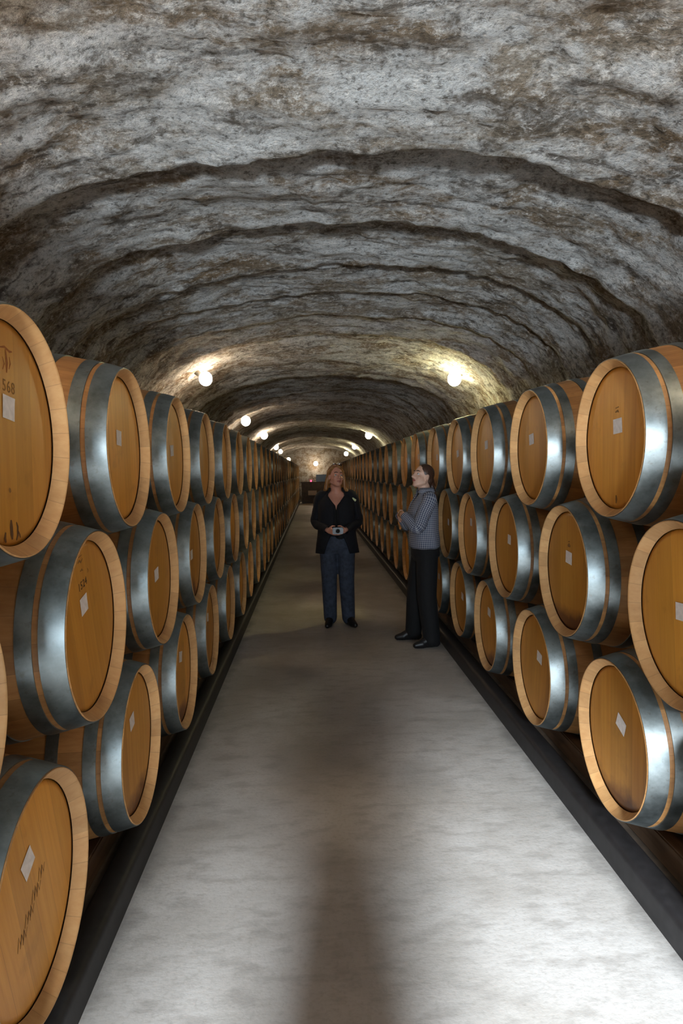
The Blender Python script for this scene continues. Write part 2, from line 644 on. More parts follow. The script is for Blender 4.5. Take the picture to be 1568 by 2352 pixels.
def vault():
    n = 150
    V, F = [], []
    for y in YS:
        for i in range(n + 1):
            th = pi * i / n
            c, s = cos(th), sin(th)
            k = 2 / 2.55
            x = -HALF * math.copysign(abs(c) ** k, c)
            z = RISE * abs(s) ** k
            nx, nz = -x / HALF * (abs(x) / HALF), -z / RISE * 1.0
            l = sqrt(nx * nx + nz * nz) + 1e-6
            nx, nz = nx / l, nz / l
            t = x / HALF
            amp = rockdisp(x, y, z) + ridge(y, t) * (0.35 + 0.65 * abs(s) ** 0.7)
            edge = min(1.0, i / 6, (n - i) / 6)
            amp *= edge
            V.append((CX + x + nx * amp, y, ZB + z + nz * amp))
    for j in range(len(YS) - 1):
        for i in range(n):
            a = j * (n + 1) + i
            F.append((a, a + n + 1, a + n + 2, a + 1))
    o = obj('ceiling', mesh_from(V, F, 'ceiling', 'rock_vault'))
    tag(o, 'rough grey and brown sprayed rock barrel vault with ridges', None, None, 'structure')
    for sx, nm in ((-1, 'wall_left'), (1, 'wall_right')):
        V, F = [], []
        m = 30
        ys = YS[::2] + ([YS[-1]] if (len(YS) - 1) % 2 else [])
        for y in ys:
            for i in range(m + 1):
                z = ZB * i / m
                a = rockdisp(sx * HALF, y, z - ZB) * 0.8 * min(1, (m - i) / 3)
                V.append((CX + sx * (HALF - a), y, z))
        for j in range(len(ys) - 1):
            for i in range(m):
                a = j * (m + 1) + i
                q = (a, a + 1, a + m + 2, a + m + 1)
                F.append(q if sx > 0 else q[::-1])
        o = obj(nm, mesh_from(V, F, nm, 'rock_wall'))
        tag(o, 'dark rock cellar wall behind the %s hand barrels' % ('left' if sx < 0 else 'right'), None, None, 'structure')
vault()

FL, FR = -0.700, 1.125         # walkway edges
SLAB = 0.06                    # level of the bay behind the kerb
def floors():
    V, F = box_geo(FL - 0.02, FR + 0.02, TUN_Y0 - 0.3, TUN_Y1, -0.1, 0.0)
    o = obj('floor', mesh_from(V, F, 'floor', 'concrete', smooth=False))
    tag(o, 'smooth grey concrete walkway between the two barrel stacks', None, None, 'structure')
    for sx, nm, x0, x1 in ((-1, 'floor_left', CX - HALF - 0.1, FL - 0.1), (1, 'floor_right', FR + 0.1, CX + HALF + 0.1)):
        o = obj(nm, bx(nm, 'bay_dirt', x0, x1, TUN_Y0, TUN_Y1, -0.1, SLAB))
        tag(o, 'dark ground under the %s hand barrels' % ('left' if sx < 0 else 'right'), None, None, 'structure')
    # kerbs: vertical black face, rounded top, sloping grey back
    for sx, nm, x0 in ((-1, 'trim_1', FL), (1, 'trim_2', FR)):
        prof = [(0, 0.0), (0, 0.085), (0.006, 0.100), (0.020, 0.108), (0.05, 0.110), (0.078, 0.108), (0.095, 0.098), (0.10, 0.085), (0.10, 0.0)]
        V, F = [], []
        ys = [TUN_Y0 + i * 0.5 for i in range(int((TUN_Y1 - TUN_Y0) / 0.5) + 1)] + [TUN_Y1]
        for y in ys:
            for a, z in prof:
                V.append((x0 + sx * a, y, z + 0.004 * noise.noise(Vector((a * 5, y, 1))) * (z > 0)))
        k = len(prof)
        for j in range(len(ys) - 1):
            for i in range(k - 1):
                a = j * k + i
                q = (a, a + 1, a + k + 1, a + k)
                F.append(q if sx > 0 else q[::-1])
        o = obj(nm, mesh_from(V, F, nm, 'kerb_black'))
        tag(o, 'low black kerb along the %s edge of the walkway' % ('left' if sx < 0 else 'right'), None, None, 'structure')
    # end wall
    V, F = [], []
    n, m = 60, 40
    for j in range(m + 1):
        for i in range(n + 1):
            x = -2.5 + 5.0 * i / n
            z = -0.05 + 3.4 * j / m
            V.append((CX + x, TUN_Y1 - 0.05 + rockdisp(x, 50, z), z))
    for j in range(m):
        for i in range(n):
            a = j * (n + 1) + i
            F.append((a, a + 1, a + n + 2, a + n + 1))
    o = obj('wall_back', mesh_from(V, F, 'wall_back', 'rock_wall'))
    tag(o, 'brown rock wall closing the far end of the cellar', None, None, 'structure')
    # entrance wall behind the camera, with its doorway
    parts = [box_geo(CX - 2.5, -0.72, DOOR_Y - 0.25, DOOR_Y, 0, 3.4),
             box_geo(0.52, CX + 2.5, DOOR_Y - 0.25, DOOR_Y, 0, 3.4),
             box_geo(-0.72, 0.52, DOOR_Y - 0.25, DOOR_Y, 2.35, 3.4)]
    o = obj('wall_front', mesh_from(*join_geo(parts), 'wall_front', 'rock_wall', smooth=False))
    tag(o, 'entrance wall with open doorway', None, None, 'structure')
floors()

# ------------------------------------------------------------------ barrels
BL = 0.95
RB = 0.3700
def prof_r(t):                  # t in -1..1 along the axis
    return RB - 0.0745 * abs(t) ** 1.9

def stave_mesh(seg, detail=True):
    h = BL / 2
    pr = []
    ns = 16 if detail else 8
    for i in range(ns + 1):
        t = -1 + 2 * i / ns
        pr.append((t * h, prof_r(t)))
    re = prof_r(1)
    # front chime: flat end, bevelled inside, down to the head groove
    fr = [(h, re - 0.002), (h - 0.004, re - 0.005), (h - 0.036, re - 0.027)]
    bk = [(-x, r) for x, r in reversed(fr)]
    prof = bk + pr + fr
    V, F = revolve_x(prof, seg)
    # material: chime faces pale
    fm = []
    n = len(prof)
    nb, nf = len(bk), len(bk) + len(pr) - 1
    for j in range(n - 1):
        pale = 1 if (j < nb or j >= nf) else 0
        fm += [pale] * seg
    return mesh_from(V, F, 'staves', ['oak_stave', 'oak_chime'], fm)

def head_mesh(seg, mats='oak_head'):
    r = prof_r(1) - 0.0265
    V = [(0, 0, 0)]
    F = []
    for k, (rr, x) in enumerate(((r * 0.5, 0), (r * 0.93, 0), (r, -0.004), (r, -0.022))):
        for i in range(seg):
            a = 2 * pi * i / seg
            V.append((x, rr * cos(a), rr * sin(a)))
    for i in range(seg):
        F.append((0, 1 + i, 1 + (i + 1) % seg))
    for k in range(3):
        for i in range(seg):
            a, b = 1 + k * seg + i, 1 + k * seg + (i + 1) % seg
            F.append((a, a + seg, b + seg, b))
    return mesh_from(V, F, 'head', mats)

def hoop_geo(d0, d1, seg, side=1):
    """band from d0 to d1 metres in from the barrel end"""
    h = BL / 2
    pr = []
    for k in range(3):
        x = h - (d0 + (d1 - d0) * k / 2)
        pr.append((x * side, prof_r(x / h) + 0.0032))
    a, b = pr[0], pr[-1]
    return join_geo([revolve_x(pr, seg), revolve_x([(a[0], a[1] - 0.004), a], seg), revolve_x([b, (b[0], b[1] - 0.004)], seg)])

def disk_geo(r, seg=20, th=0.006):
    return revolve_x([(0, 0.0005), (th * 0.8, r * 0.9), (0, r)], seg)

def bung_mesh():
    V, F = [], []
    for z, r in ((-0.01, 0.026), (0.016, 0.030), (0.019, 0.026), (0.019, 0.001)):
        for i in range(20):
            a = 2 * pi * i / 20
            V.append((r * cos(a), r * sin(a), z))
    for j in range(3):
        for i in range(20):
            a, b = j * 20 + i, j * 20 + (i + 1) % 20
            F.append((a, b, b + 20, a + 20))
    return mesh_from(V, F, 'bung', 'pale_cloth')

def sticker_mesh(w, h):
    """sheet of paper, one corner lifting a little"""
    V, F = [], []
    n = 5
    for j in range(n + 1):
        for i in range(n + 1):
            u, v = i / n, j / n
            V.append((0.0006 + 0.004 * max(0, u + v - 1.5) ** 2, -w / 2 + w * u, -h / 2 + h * v))
    for j in range(n):
        for i in range(n):
            a = j * (n + 1) + i
            F.append((a, a + 1, a + n + 2, a + n + 1))
    return mesh_from(V, F, 'paper_label', 'paper', smooth=False)

HOOPS = [(0.003, 0.068), (0.084, 0.126), (0.205, 0.245)]
STAVES = stave_mesh(72)
STAVES_FAR = None
HEAD = head_mesh(64)
HEAD_ST = head_mesh(64, 'oak_head_stained')
HOOPM = [mesh_from(*hoop_geo(a, b, 72, s), 'hoop', 'galvanised_steel') for s in (1, -1) for a, b in HOOPS]
BUNG = bung_mesh()
STICK = sticker_mesh(0.074, 0.056)
STICK_S = sticker_mesh(0.062, 0.056)

def far_barrel_mesh():
    """whole barrel with the same shapes in one mesh, for copies too small to show their parts"""
    seg = 36
    parts, fm = [], []
    me = stave_mesh(seg, False)
    parts.append(([v.co.copy() for v in me.vertices], [tuple(p.vertices) for p in me.polygons]))
    fm += [p.material_index for p in me.polygons]
    for s in (1, -1):
        for a, b in HOOPS:
            g = hoop_geo(a, b, seg, s)
            parts.append(g)
            fm += [2] * len(g[1])
        g = head_mesh(seg)
        vv = [Vector((v.co.x * s + s * (BL / 2 - 0.036), v.co.y * s, v.co.z)) for v in g.vertices]
        ff = [tuple(p.vertices) for p in g.polygons]
        parts.append((vv, ff))
        fm += [3] * len(ff)
    V, F = join_geo(parts)
    V = [Vector(v) + Vector((0, 0, RB)) for v in V]
    return mesh_from(V, F, 'wine_barrel', ['oak_stave', 'oak_chime', 'galvanised_steel', 'oak_head'], fm)
FAR = far_barrel_mesh()

def make_proto():
    root = empty('wine_barrel', (0, 0, 0))
    obj('staves', STAVES, root, (0, 0, RB))
    obj('head', HEAD, root, (BL / 2 - 0.036, 0, RB))
    obj('head', HEAD, root, (-BL / 2 + 0.036, 0, RB), (0, 0, pi))
    for m in HOOPM:
        obj('hoop', m, root, (0, 0, RB))
    obj('bung', BUNG, root, (0, 0, 2 * RB - 0.004))
    return root

PROTO = make_proto()
PROTO_USED = False
def copy_tree(o, parent=None):
    c = o.copy()
    COL.objects.link(c)
    c.parent = parent
    for ch in list(o.children):
        if not ch.name.startswith('paper_label'):
            copy_tree(ch, c)
    return c

ROWS = {  # side -> row -> (first distance, height of the axis over the floor)
    'L': [(1.636, 1.658), (2.133, 1.084), (1.650, 0.511)],
    'R': [(2.508, 1.658), (2.977, 1.084), (2.475, 0.511)],
}
XH = {'L': -0.6847, 'R': 1.1192}
PITCH = 0.945
TIER = ['top', 'middle', 'bottom']
ORD = ['first', 'second', 'third', 'fourth', 'fifth', 'sixth', 'seventh', 'eighth', 'ninth', 'tenth', 'eleventh', 'twelfth', 'thirteenth', 'fourteenth', 'fifteenth', 'sixteenth', 'seventeenth', 'eighteenth', 'nineteenth', 'twentieth']
# labels of the nearest barrels, by what they show
SPECIAL = {
    ('L', 0, 0): 'huge looking orange oak barrel stamped 1568, cut by the left frame edge, top tier',
    ('L', 0, 1): 'oak barrel with wine-splashed steel hoop and white sticker, second on top at left',
    ('L', 1, -1): 'sliver of an oak barrel at the very left frame edge, middle tier',
    ('L', 1, 0): 'oak barrel stamped 1524 with tilted white sticker, middle tier at left',
    ('L', 1, 1): 'left middle tier oak barrel behind the one stamped 1524, marked hoop',
    ('L', 2, 0): 'oak barrel with diagonal black script under its sticker, bottom left corner',
    ('L', 2, 1): 'oak barrel with bright hoop and dark wine stain, second in left bottom tier',
    ('R', 0, 0): 'largest oak barrel of the right top tier, nearest, small upright white sticker',
    ('R', 1, -1): 'pale oak barrel cut by the right frame edge, middle tier',
    ('R', 1, 0): 'oak barrel with dark stamp above white sticker, nearest whole one of right middle tier',
    ('R', 2, 0): 'oak barrel with wine-stained foot and tilted sticker, nearest of right bottom tier',
    ('R', 2, 1): 'oak barrel with glaring hoop, second from the front in the right bottom tier',
}
# sticker place on the head (along the aisle, up, tilt), in the head's own frame
STK = {('L', 0, 0): (0.001, 0.062, -6), ('L', 0, 1): (-0.038, 0.038, -3), ('L', 0, 2): (-0.026, 0.023, 4),
       ('L', 1, 0): (-0.040, 0.072, 14), ('L', 1, 1): (-0.018, 0.020, 8), ('L', 1, 2): (-0.056, -0.002, 3),
       ('L', 2, 0): (-0.030, 0.096, 30), ('L', 2, 1): (-0.027, 0.093, 12),
       ('R', 0, 0): (0.022, 0.047, 3), ('R', 0, 1): (-0.028, 0.047, 6), ('R', 0, 2): (0.0, 0.056, 4),
       ('R', 1, 0): (0.010, 0.060, -5), ('R', 1, 1): (0.033, 0.051, -4), ('R', 1, -1): (-0.003, 0.005, 3),
       ('R', 2, 0): (0.028, 0.059, -22), ('R', 2, 1): (0.052, 0.061, -10)}
# small shifts of single barrels towards (+) or away from (-) the aisle
PUSH = {('R', 1, 3): -0.03, ('R', 2, 3): -0.03, ('R', 0, 3): -0.02, ('R', 2, 4): -0.03, ('R', 0, 4): -0.02}
STAINED = {('L', 2, 1), ('L', 2, 2), ('L', 1, 2), ('R', 2, 0), ('R', 2, 2), ('R', 1, 0), ('R', 0, 4)}
BARREL = {}
KMAX = 35

def label_for(sd, row, k, y):
    side = 'left' if sd == 'L' else 'right'
    if (sd, row, k) in SPECIAL:
        return SPECIAL[sd, row, k]
    base = 0 if not (row == 1) else 0
    if k < (-1 if row == 1 else 0):
        return 'oak barrel in the %s tier of the %s stack, behind the camera' % (TIER[row], side)
    if k < 20:
        who = ''
        if sd == 'R' and 3 <= k <= 4:
            who = ', by the checked shirt'
        return 'oak barrel, %s from the front, %s tier of the %s stack%s' % (ORD[k + base], TIER[row], side, who)
    if k < 26:
        return 'dim oak barrel far down the %s tier of the %s stack, past the second lamps' % (TIER[row], side)
    return 'tiny oak barrel at the dark far end of the %s tier, %s stack' % (TIER[row], side)

rb = random.Random(3)
for sd in 'LR':
    for row in range(3):
        y0, zc = ROWS[sd][row]
        kmin = -1 if row == 1 else 0
        for k in list(range(kmin, KMAX)) + list(range(kmin - 1, -9, -1)):
            y = y0 + k * PITCH
            if y < DOOR_Y + 0.5:
                continue
            if y > TUN_Y1 - 1.3:
                break
            push = PUSH.get((sd, row, k), rb.uniform(-0.012, 0.004) if k > 1 else 0)
            sx = 1 if sd == 'L' else -1
            x = XH[sd] + sx * (push - BL / 2)
            rz = 0 if sd == 'L' else pi
            if k >= 1:
                rz += rb.uniform(-0.012, 0.012)
            if kmin <= k < 12:
                if not PROTO_USED:
                    root, PROTO_USED = PROTO, True
                else:
                    root = copy_tree(PROTO)
                roll = radians(rb.uniform(-14, 14))
                tilt = 0
                for ch in root.children:
                    if ch.name.startswith('head') and ch.location.x > 0:
                        tilt = radians(rb.uniform(-9, 9))
                        if (sd, row, k) in ((('L', 1, 0)), ('L', 2, 0)):
                            tilt = radians(16)
                        ch.rotation_euler = (tilt, 0, 0)
                        if (sd, row, k) in STAINED:
                            ch.data = HEAD_ST
                        elif ch.data is HEAD_ST:
                            ch.data = HEAD
                    elif ch.name.startswith('staves') or ch.name.startswith('hoop'):
                        ch.rotation_euler = (rb.randrange(4) * pi / 2, 0, 0)
                    elif ch.name.startswith('bung'):
                        a = radians(rb.uniform(-20, 20))
                        ch.location = (0, -sin(a) * (RB - 0.004), RB + cos(a) * (RB - 0.004))
                        ch.rotation_euler = (a, 0, 0)
                st = STK.get((sd, row, k))
                if st is None and k < 9 and rb.random() < 0.8:
                    st = (rb.uniform(-0.04, 0.04), rb.uniform(0.01, 0.09), rb.uniform(-12, 12))
                if st:
                    obj('paper_label', STICK if rb.random() < .6 else STICK_S, root,
                        (BL / 2 - 0.0352, st[0], RB + st[1]), (radians(st[2]), 0, 0), 'small white paper sticker')
                root.location = (x, y, zc - RB)
                root.rotation_euler = (0, 0, rz)
            else:
                root = obj('wine_barrel', FAR, None, (x, y, zc - RB), (0, 0, rz))
            tag(root, label_for(sd, row, k, y), 'barrel', 'oak wine barrels in the %s stack, %s tier' % ('left' if sd == 'L' else 'right', TIER[row]))
            BARREL[sd, row, k] = root

# stamped marks on the heads
def text_mark(txt, size, material, parent, y, z, tilt, name='stamped_number'):
    c = bpy.data.curves.new(name, 'FONT')
    c.body = txt
    c.size = size
    c.extrude = 0.0002
    c.align_x, c.align_y = 'CENTER', 'CENTER'
    c.space_character = 1.15
    o = bpy.data.objects.new('tmp', c)
    COL.objects.link(o)
    dg = bpy.context.evaluated_depsgraph_get()
    me = bpy.data.meshes.new_from_object(o.evaluated_get(dg))
    bpy.data.objects.remove(o)
    me.materials.clear()
    me.materials.append(MAT[material])
    me.name = name
    # text frame (x right, y up) -> head frame (y right, z up)
    me.transform(Matrix(((0, 0, 1, 0), (1, 0, 0, 0), (0, 1, 0, 0), (0, 0, 0, 1))))
    p = obj(name, me, parent, (BL / 2 - 0.0354, y, RB + z), (tilt, 0, 0))
    return p

def stroke_mark(lines, material, parent, name='brand_mark', w=0.006):
    """flat ink strokes drawn on the head; points (y, z) from the head centre"""
    V, F = [], []
    for ln in lines:
        ww = w
        if isinstance(ln, tuple) and isinstance(ln[0], (int, float)):
            ww, ln = ln
        P = [Vector((0, a, b)) for a, b in ln]
        b0 = len(V)
        for i, p in enumerate(P):
            d = (P[min(i + 1, len(P) - 1)] - P[max(i - 1, 0)]).normalized()
            nrm = Vector((0, -d.z, d.y)) * ww * (0.5 if 0 < i < len(P) - 1 else 0.25)
            V += [p + nrm, p - nrm]
        for i in range(len(P) - 1):
            a = b0 + 2 * i
            F.append((a, a + 1, a + 3, a + 2))
    me = mesh_from(V, F, name, material, smooth=False)
    return obj(name, me, parent, (BL / 2 - 0.0355, 0, RB))

b = BARREL['L', 0, 0]
text_mark('1568', 0.040, 'faint_ink', b, -0.004, 0.112, radians(-4))
stroke_mark([[(-0.03, 0.20), (-0.005, 0.205), (0.02, 0.198), (0.035, 0.20)], (0.012, [(0.0, 0.20), (0.004, 0.17), (0.0, 0.145)]),
             [(-0.018, 0.18), (-0.01, 0.165), (-0.02, 0.15)], [(0.018, 0.185), (0.022, 0.17), (0.014, 0.155)]], 'brown_brand', b, 'brand_emblem')
stroke_mark([(0.016, [(-0.014, -0.205), (-0.014, -0.222), (-0.013, -0.24), (-0.012, -0.252)]),
             (0.009, [(0.014, -0.212), (0.020, -0.224), (0.018, -0.245), (0.010, -0.256)]),
             (0.007, [(0.020, -0.232), (0.030, -0.246), (0.032, -0.252)]),
             (0.012, [(-0.045, -0.232), (-0.050, -0.245), (-0.045, -0.256)])], 'dark_ink', b, 'brand_mark')
stroke_mark([(0.012, [(-0.017, -0.130), (-0.012, -0.134), (-0.008, -0.139)])], 'faint_ink', b, 'brand_mark')
b = BARREL['L', 1, 0]
text_mark('1524', 0.036, 'black_ink', b, -0.043, 0.135, radians(12))
stroke_mark([(0.008, [(-0.08, 0.205), (-0.065, 0.212), (-0.05, 0.206), (-0.035, 0.216)]), (0.006, [(-0.07, 0.222), (-0.04, 0.228)]),
             (0.007, [(-0.06, 0.178), (-0.045, 0.183), (-0.035, 0.178)]), (0.007, [(0.005, 0.180), (0.012, 0.172), (0.008, 0.165)])], 'faint_ink', b, 'brand_emblem')
b = BARREL['L', 2, 0]
scr = []
rs = random.Random(5)
for i in range(11):
    t = i / 10
    y = 0.055 - t * 0.145
    z = 0.030 - t * 0.105 + 0.012 * sin(i * 2.1)
    scr.append((0.006, [(y - 0.014, z - 0.016), (y - 0.006, z + 0.010 + rs.uniform(0, .008)), (y + 0.004, z - 0.008), (y + 0.012, z + 0.012)]))
stroke_mark(scr, 'faint_ink', b, 'script_mark')
b = BARREL['R', 0, 0]
stroke_mark([(0.010, [(0.0, 0.10), (0.022, 0.104), (0.03, 0.098)]), (0.008, [(0.002, 0.115), (0.03, 0.118)])], 'faint_ink', b, 'brand_mark')
stroke_mark([(0.016, [(0.010, -0.215), (0.012, -0.23), (0.010, -0.246)])], 'faint_ink', b, 'brand_mark')
b = BARREL['R', 1, 0]
stroke_mark([(0.020, [(-0.005, 0.112), (0.012, 0.118), (0.026, 0.112)]), (0.010, [(0.0, 0.132), (0.020, 0.134)])], 'faint_ink', b, 'brand_mark')

# timber rails that carry the bottom tier
for sd in 'LR':
    sx = 1 if sd == 'L' else -1
    for dx, lb in ((0.20, 'front'), (0.74, 'rear')):
        xc = XH[sd] - sx * dx
        t = (0.475 - dx) / 0.475
        top = 0.511 - prof_r(t) - 0.001
        me = bx('support_beam', 'beam_wood', -0.045, 0.045, TUN_Y0 + 0.3, TUN_Y1 - 1.0, 0.0, top - SLAB, 0.006)
        o = obj('support_beam', me, None, (xc, 0, SLAB))
        tag(o, 'dark timber %s rail lying under the bottom tier of the %s barrel stack' % (lb, 'left' if sd == 'L' else 'right'), 'beam', 'timber rails under the barrels')

# ------------------------------------------------------------------ lamps
def tube_geo(pts, r, seg=10):
    V, F = [], []
    P = [Vector(p) for p in pts]
    s, _ = frame_of(P[1] - P[0])
    for i, p in enumerate(P):
        d = (P[min(i + 1, len(P) - 1)] - P[max(i - 1, 0)]).normalized()
        s = (s - d * s.dot(d)).normalized()
        t = d.cross(s)
        for k in range(seg):
            a = 2 * pi * k / seg
            V.append(p + (s * cos(a) + t * sin(a)) * r)
    for i in range(len(P) - 1):
        for k in range(seg):
            a, b_ = i * seg + k, i * seg + (k + 1) % seg
            F.append((a, b_, b_ + seg, a + seg))
    F.append(tuple(reversed(range(seg))))
    F.append(tuple((len(P) - 1) * seg + k for k in range(seg)))
    return V, F

def make_lamp(pos, side, bulb_r, warm, label, power):
    """globe lamp on a bent arm that runs out to the vault; side -1 left, 1 right, 0 end wall"""
    p = Vector(pos)
    root = empty('globe_lamp', p)
    tag(root, label, 'lamp', 'globe lamps along the cellar')
    bm_ = mesh_from(*ell_geo((0, 0, 0), (bulb_r, bulb_r, bulb_r * 1.08)), 'bulb', 'bulb_warm' if warm else 'bulb_yellow')
    obj('bulb', bm_, root)
    if side:
        g = cap_geo((side * bulb_r * 0.7, 0, bulb_r * 0.5), 0.030, (side * (bulb_r * 0.7 + 0.06), 0, bulb_r * 0.5 + 0.05), 0.036)
        obj('socket', mesh_from(*g, 'socket', 'lamp_metal'), root)
        pts = [(side * (bulb_r + 0.02), 0, bulb_r * .5 + 0.04), (side * 0.20, 0, 0.09), (side * 0.32, 0, 0.02), (side * 0.46, 0, -0.14)]
        obj('arm', mesh_from(*tube_geo(pts, 0.016), 'arm', 'conduit_metal'), root)
    else:
        g = cap_geo((0, bulb_r, 0), 0.035, (0, bulb_r + 0.08, 0), 0.04)
        obj('socket', mesh_from(*g, 'socket', 'lamp_metal'), root)
    l = bpy.data.lights.new('lamp_light', 'POINT')
    l.energy = power
    l.color = WARM if warm else YELLOW
    l.shadow_soft_size = bulb_r + 0.005
    lo = bpy.data.objects.new('lamp_light', l)
    lo.parent = root
    COL.objects.link(lo)
    bo = [c for c in root.children if c.name.startswith('bulb')][0]
    bo.visible_shadow = True
    return root

LAMPS = [
    # x, y, z(over floor), side, radius, warm, power factor, label
    (-1.17, 7.61, 2.63, -1, 0.074, True, 1.4, 'nearest glowing globe lamp on the left, above the barrel stack'),
    (1.70, 7.90, 2.63, 1, 0.080, False, 2.5, 'nearest glowing globe lamp on the right with yellow halo'),
    (-1.32, 13.65, 2.63, -1, 0.095, True, 0.45, 'second glowing globe lamp from the front on the left side'),
    (-1.32, 18.78, 2.63, -1, 0.100, True, 0.4, 'third glowing globe lamp from the front on the left side'),
    (1.68, 19.72, 2.63, 1, 0.100, False, 0.45, 'second glowing globe lamp from the front on the right side'),
    (-1.44, 27.14, 2.63, -1, 0.100, True, 0.2, 'fourth glowing globe lamp from the front on the left side'),
    (1.80, 28.20, 2.63, 1, 0.100, False, 0.2, 'third glowing globe lamp from the front on the right side'),
    (-1.42, 30.5, 2.56, -1, 0.090, True, 0.2, 'fifth glowing globe lamp on the left, beside the fourth'),
    (1.66, 32.5, 2.46, 1, 0.10, False, 0.2, 'farthest glowing globe lamp on the right side'),
    (-1.16, 33.2, 2.25, -1, 0.090, True, 0.12, 'small farthest glowing globe lamp on the left side'),
    (0.19, 35.9, 2.06, 0, 0.115, True, 0.15, 'single glowing globe lamp in the middle of the far end wall'),
]
for x, y, z, sd, r, wm, pf, lb in LAMPS:
    make_lamp((x, y, z), sd, r, wm, lb, LAMP_POWER * pf)
# the pair beside the camera, outside the frame on both sides, lights the near barrels
make_lamp((-1.22, 1.55, 2.63), -1, 0.08, True, 'glowing globe lamp beside the camera, left side', LAMP_POWER * 1.0)
make_lamp((1.66, 1.55, 2.63), 1, 0.08, True, 'glowing globe lamp beside the camera, right side', LAMP_POWER * 1.0)

# added housing for the unseen cool floor spot behind the camera
fl = empty('added_floodlight', ADDED_FLOOD - Vector((0, 0.36, -0.1)))
tag(fl, 'unseen cool white fill spot added under the vault behind the camera', 'lamp')
fr_ = (Vector((0.44, 0.0, 0)) - ADDED_FLOOD).to_track_quat('Y', 'Z').to_euler()
hz = [box_geo(-0.30, 0.30, -0.06, 0.0, -0.15, 0.15), box_geo(-0.30, -0.285, 0, 0.05, -0.15, 0.15), box_geo(0.285, 0.30, 0, 0.05, -0.15, 0.15),
      box_geo(-0.30, 0.30, 0, 0.05, 0.135, 0.15), box_geo(-0.30, 0.30, 0, 0.05, -0.15, -0.135)]
obj('housing', mesh_from(*join_geo(hz), 'housing', 'black_plastic', smooth=False), fl, (0, 0, 0), fr_)
obj('bracket', mesh_from(*tube_geo([(0, -0.03, 0.1), (0, -0.05, 0.25), (0, -0.05, 0.45)], 0.014), 'bracket', 'lamp_metal'), fl)

us = empty('added_uplighter', (ADDED_UPL.x, ADDED_UPL.y - 0.12, 0))  # added fixture for the unseen vault spot
tag(us, 'unseen cool white fill spot on a stand added by the entrance doorway', 'lamp')
obj('head', mesh_from(*revolve_x([(-0.05, 0.001), (-0.05, 0.07), (0.04, 0.10), (0.04, 0.09), (-0.03, 0.06), (-0.03, 0.001)], 24), 'head', 'black_plastic'), us, (0, -0.01, ADDED_UPL.z - 0.02), (0, 0, radians(75)))
obj('pole', mesh_from(*tube_geo([(0, 0, 0.03), (0, 0, 0.6), (0, 0, 1.08)], 0.014), 'pole', 'black_plastic'), us)
for a in (0, 2.09, 4.19):
    obj('leg', mesh_from(*tube_geo([(0, 0, 0.25), (0.12 * cos(a), 0.12 * sin(a), 0.12), (0.25 * cos(a), 0.25 * sin(a), 0.012)], 0.010), 'leg', 'black_plastic'), us)

# ------------------------------------------------------------------ people
def limb(a, ra, b_, rb_, c, rc):
    return [cap_geo(a, ra, b_, rb_), cap_geo(b_, rb_, c, rc)]

def head_parts(O, R, k=0.93):
    """head pieces; O = head centre, R = rotation; face looks along +y"""
    def T(p):
        return O + R @ (Vector(p) * k)
    ps = [ell_geo(T((0, -0.012, 0.032)), tuple(v * k for v in (0.076, 0.094, 0.094)), R),
          ell_geo(T((0, 0.022, -0.022)), tuple(v * k for v in (0.063, 0.070, 0.088)), R),
          ell_geo(T((0, 0.062, -0.088)), tuple(v * k for v in (0.027, 0.024, 0.024)), R),
          cap_geo(T((0.052, 0.005, -0.052)), 0.022 * k, T((0.010, 0.064, -0.090)), 0.019 * k),
          cap_geo(T((-0.052, 0.005, -0.052)), 0.022 * k, T((-0.010, 0.064, -0.090)), 0.019 * k),
          cap_geo(T((0, 0.086, 0.022)), 0.0085 * k, T((0, 0.112, -0.022)), 0.0125 * k),
          cap_geo(T((-0.011, 0.096, -0.026)), 0.010 * k, T((0.011, 0.096, -0.026)), 0.010 * k),
          cap_geo(T((-0.040, 0.070, 0.034)), 0.012 * k, T((-0.010, 0.083, 0.032)), 0.011 * k),
          cap_geo(T((0.040, 0.070, 0.034)), 0.012 * k, T((0.010, 0.083, 0.032)), 0.011 * k),
          ell_geo(T((0.038, 0.062, -0.022)), tuple(v * k for v in (0.022, 0.020, 0.022)), R),
          ell_geo(T((-0.038, 0.062, -0.022)), tuple(v * k for v in (0.022, 0.020, 0.022)), R),
          ell_geo(T((0, 0.078, -0.055)), tuple(v * k for v in (0.024, 0.018, 0.018)), R),
          ell_geo(T((0.078, -0.006, -0.002)), tuple(v * k for v in (0.009, 0.018, 0.031)), R),
          ell_geo(T((-0.078, -0.006, -0.002)), tuple(v * k for v in (0.009, 0.018, 0.031)), R)]
    return ps, T

